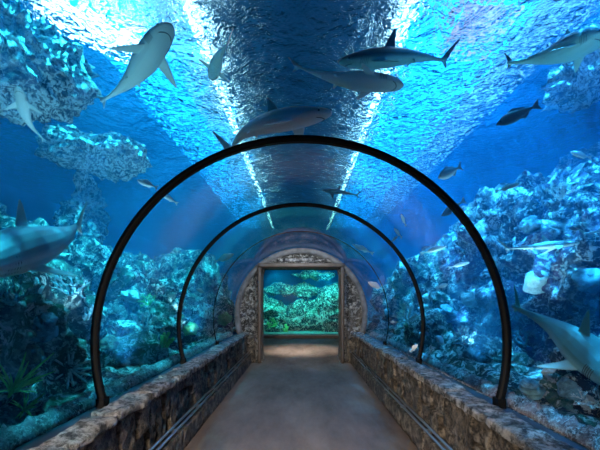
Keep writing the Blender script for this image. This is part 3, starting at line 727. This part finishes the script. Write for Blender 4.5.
CORALS = [
 (70, 370, starburst, 'coral_white', .27, 'feather_star', 'pale star-shaped animal with spread arms low at the left, before the near arch'),
 (8, 398, weed, 'weed', .4, 'leafy_weed', 'bright green leafy weed at the left edge above the kerb'),
 (22, 412, weed, 'weed', .26, 'leafy_weed', 'low green weed touching the kerb in the lower left corner'),
 (550, 372, brain, 'coral_white', .16, 'brain_coral', 'round white-dotted coral ball at the lower right'),
 (70, 295, branching, 'coral_blue', .34, 'branching_coral', 'pale branching coral on the left boulder above the feather star'),
 (42, 330, plate, 'coral_blue', .3, 'plate_coral', 'plate coral on the left boulder, below the branching coral'),
 (12, 305, branching, 'coral_blue', .3, 'branching_coral', 'branching coral at the left edge below the big shark'),
 (88, 318, tubes, 'coral_blue', .24, 'tube_sponge', 'tube sponge just left of the near arch'),
 (110, 345, brain, 'coral_tan', .3, 'brain_coral', 'rounded brain coral just inside the left leg of the near arch'),
 (128, 300, plate, 'coral_white', .36, 'plate_coral', 'whitish plate coral shelf inside the left of the near arch'),
 (145, 330, branching, 'coral_white', .3, 'branching_coral', 'branching coral between the left arch legs, midway'),
 (162, 345, tubes, 'coral_green', .3, 'tube_sponge', 'green tube sponge left of the second arch foot'),
 (150, 305, branching, 'coral_green', .3, 'branching_coral', 'green branching coral left of the second arch at eye level'),
 (190, 330, brain, 'coral_green', .4, 'brain_coral', 'green brain coral just inside the second arch, left'),
 (205, 318, branching, 'coral_white', .45, 'branching_coral', 'hazy branching coral between second arch and portal, left'),
 (222, 322, plate, 'coral_green', .5, 'plate_coral', 'hazy plate coral close to the left of the portal'),
 (118, 268, branching, 'coral_blue', .4, 'branching_coral', 'branching coral high on the left reef behind the near arch leg'),
 (30, 355, brain, 'coral_tan', .24, 'brain_coral', 'tan brain coral left of the feather star'),
 (96, 388, branching, 'coral_white', .16, 'branching_coral', 'small branching coral beside the left foot of the near arch'),
 (530, 392, plate, 'coral_blue', .24, 'plate_coral', 'plate coral just right of the near arch foot, right side'),
 (572, 388, brain, 'coral_blue', .26, 'brain_coral', 'smooth teal brain coral by the kerb at the lower right'),
 (590, 405, branching, 'coral_white', .2, 'branching_coral', 'branching coral in the lower right corner above the kerb'),
 (524, 345, branching, 'coral_blue', .26, 'branching_coral', 'branching coral right of the near arch leg, below the diving shark tail'),
 (540, 285, plate, 'coral_white', .36, 'plate_coral', 'white plate coral on the right slope under the thin shark'),
 (500, 270, branching, 'coral_white', .36, 'branching_coral', 'white branching coral right at the near arch, eye level'),
 (560, 200, branching, 'coral_white', .34, 'branching_coral', 'white branching coral near the top of the right reef slope'),
 (530, 225, brain, 'coral_blue', .34, 'brain_coral', 'brain coral on the right reef slope above the thin shark'),
 (590, 285, plate, 'coral_blue', .4, 'plate_coral', 'plate coral at the right edge above the diving shark'),
 (480, 330, tubes, 'coral_white', .3, 'tube_sponge', 'pale tube sponge inside the right leg of the near arch'),
 (466, 345, branching, 'coral_blue', .3, 'branching_coral', 'blue branching coral between the right arch legs by the kerb'),
 (470, 300, brain, 'coral_white', .34, 'brain_coral', 'pale brain coral inside the right of the near arch at mid height'),
 (446, 318, plate, 'coral_blue', .4, 'plate_coral', 'plate coral midway between the right arch legs'),
 (408, 322, branching, 'coral_white', .45, 'branching_coral', 'hazy branching coral just inside the second arch, right'),
 (390, 312, brain, 'coral_blue', .5, 'brain_coral', 'hazy brain coral between second arch and portal, right'),
 (376, 322, plate, 'coral_blue', .5, 'plate_coral', 'hazy plate coral close to the right of the portal'),
 (275, 326, branching, 'coral_green', .55, 'branching_coral', 'green branching coral at the left in the end window'),
 (298, 318, starburst, 'coral_white', .4, 'feather_star', 'pale feather star in the middle of the end window'),
 (322, 322, branching, 'coral_white', .6, 'branching_coral', 'pale branching coral at the right in the end window'),
 (310, 330, brain, 'coral_green', .5, 'brain_coral', 'green brain coral low in the end window'),
 (286, 332, tubes, 'coral_green', .5, 'tube_sponge', 'green tube sponge low in the end window'),
]
for px, py, b, m, s, nm, lab in CORALS:
    grow(nm, px, py, b, m, lab, s, {'leafy_weed': 'weed', 'feather_star': 'feather star', 'tube_sponge': 'sponge'}.get(nm, 'coral'), {'leafy_weed': 'weeds by the kerb'}.get(nm, 'corals on the reef'))
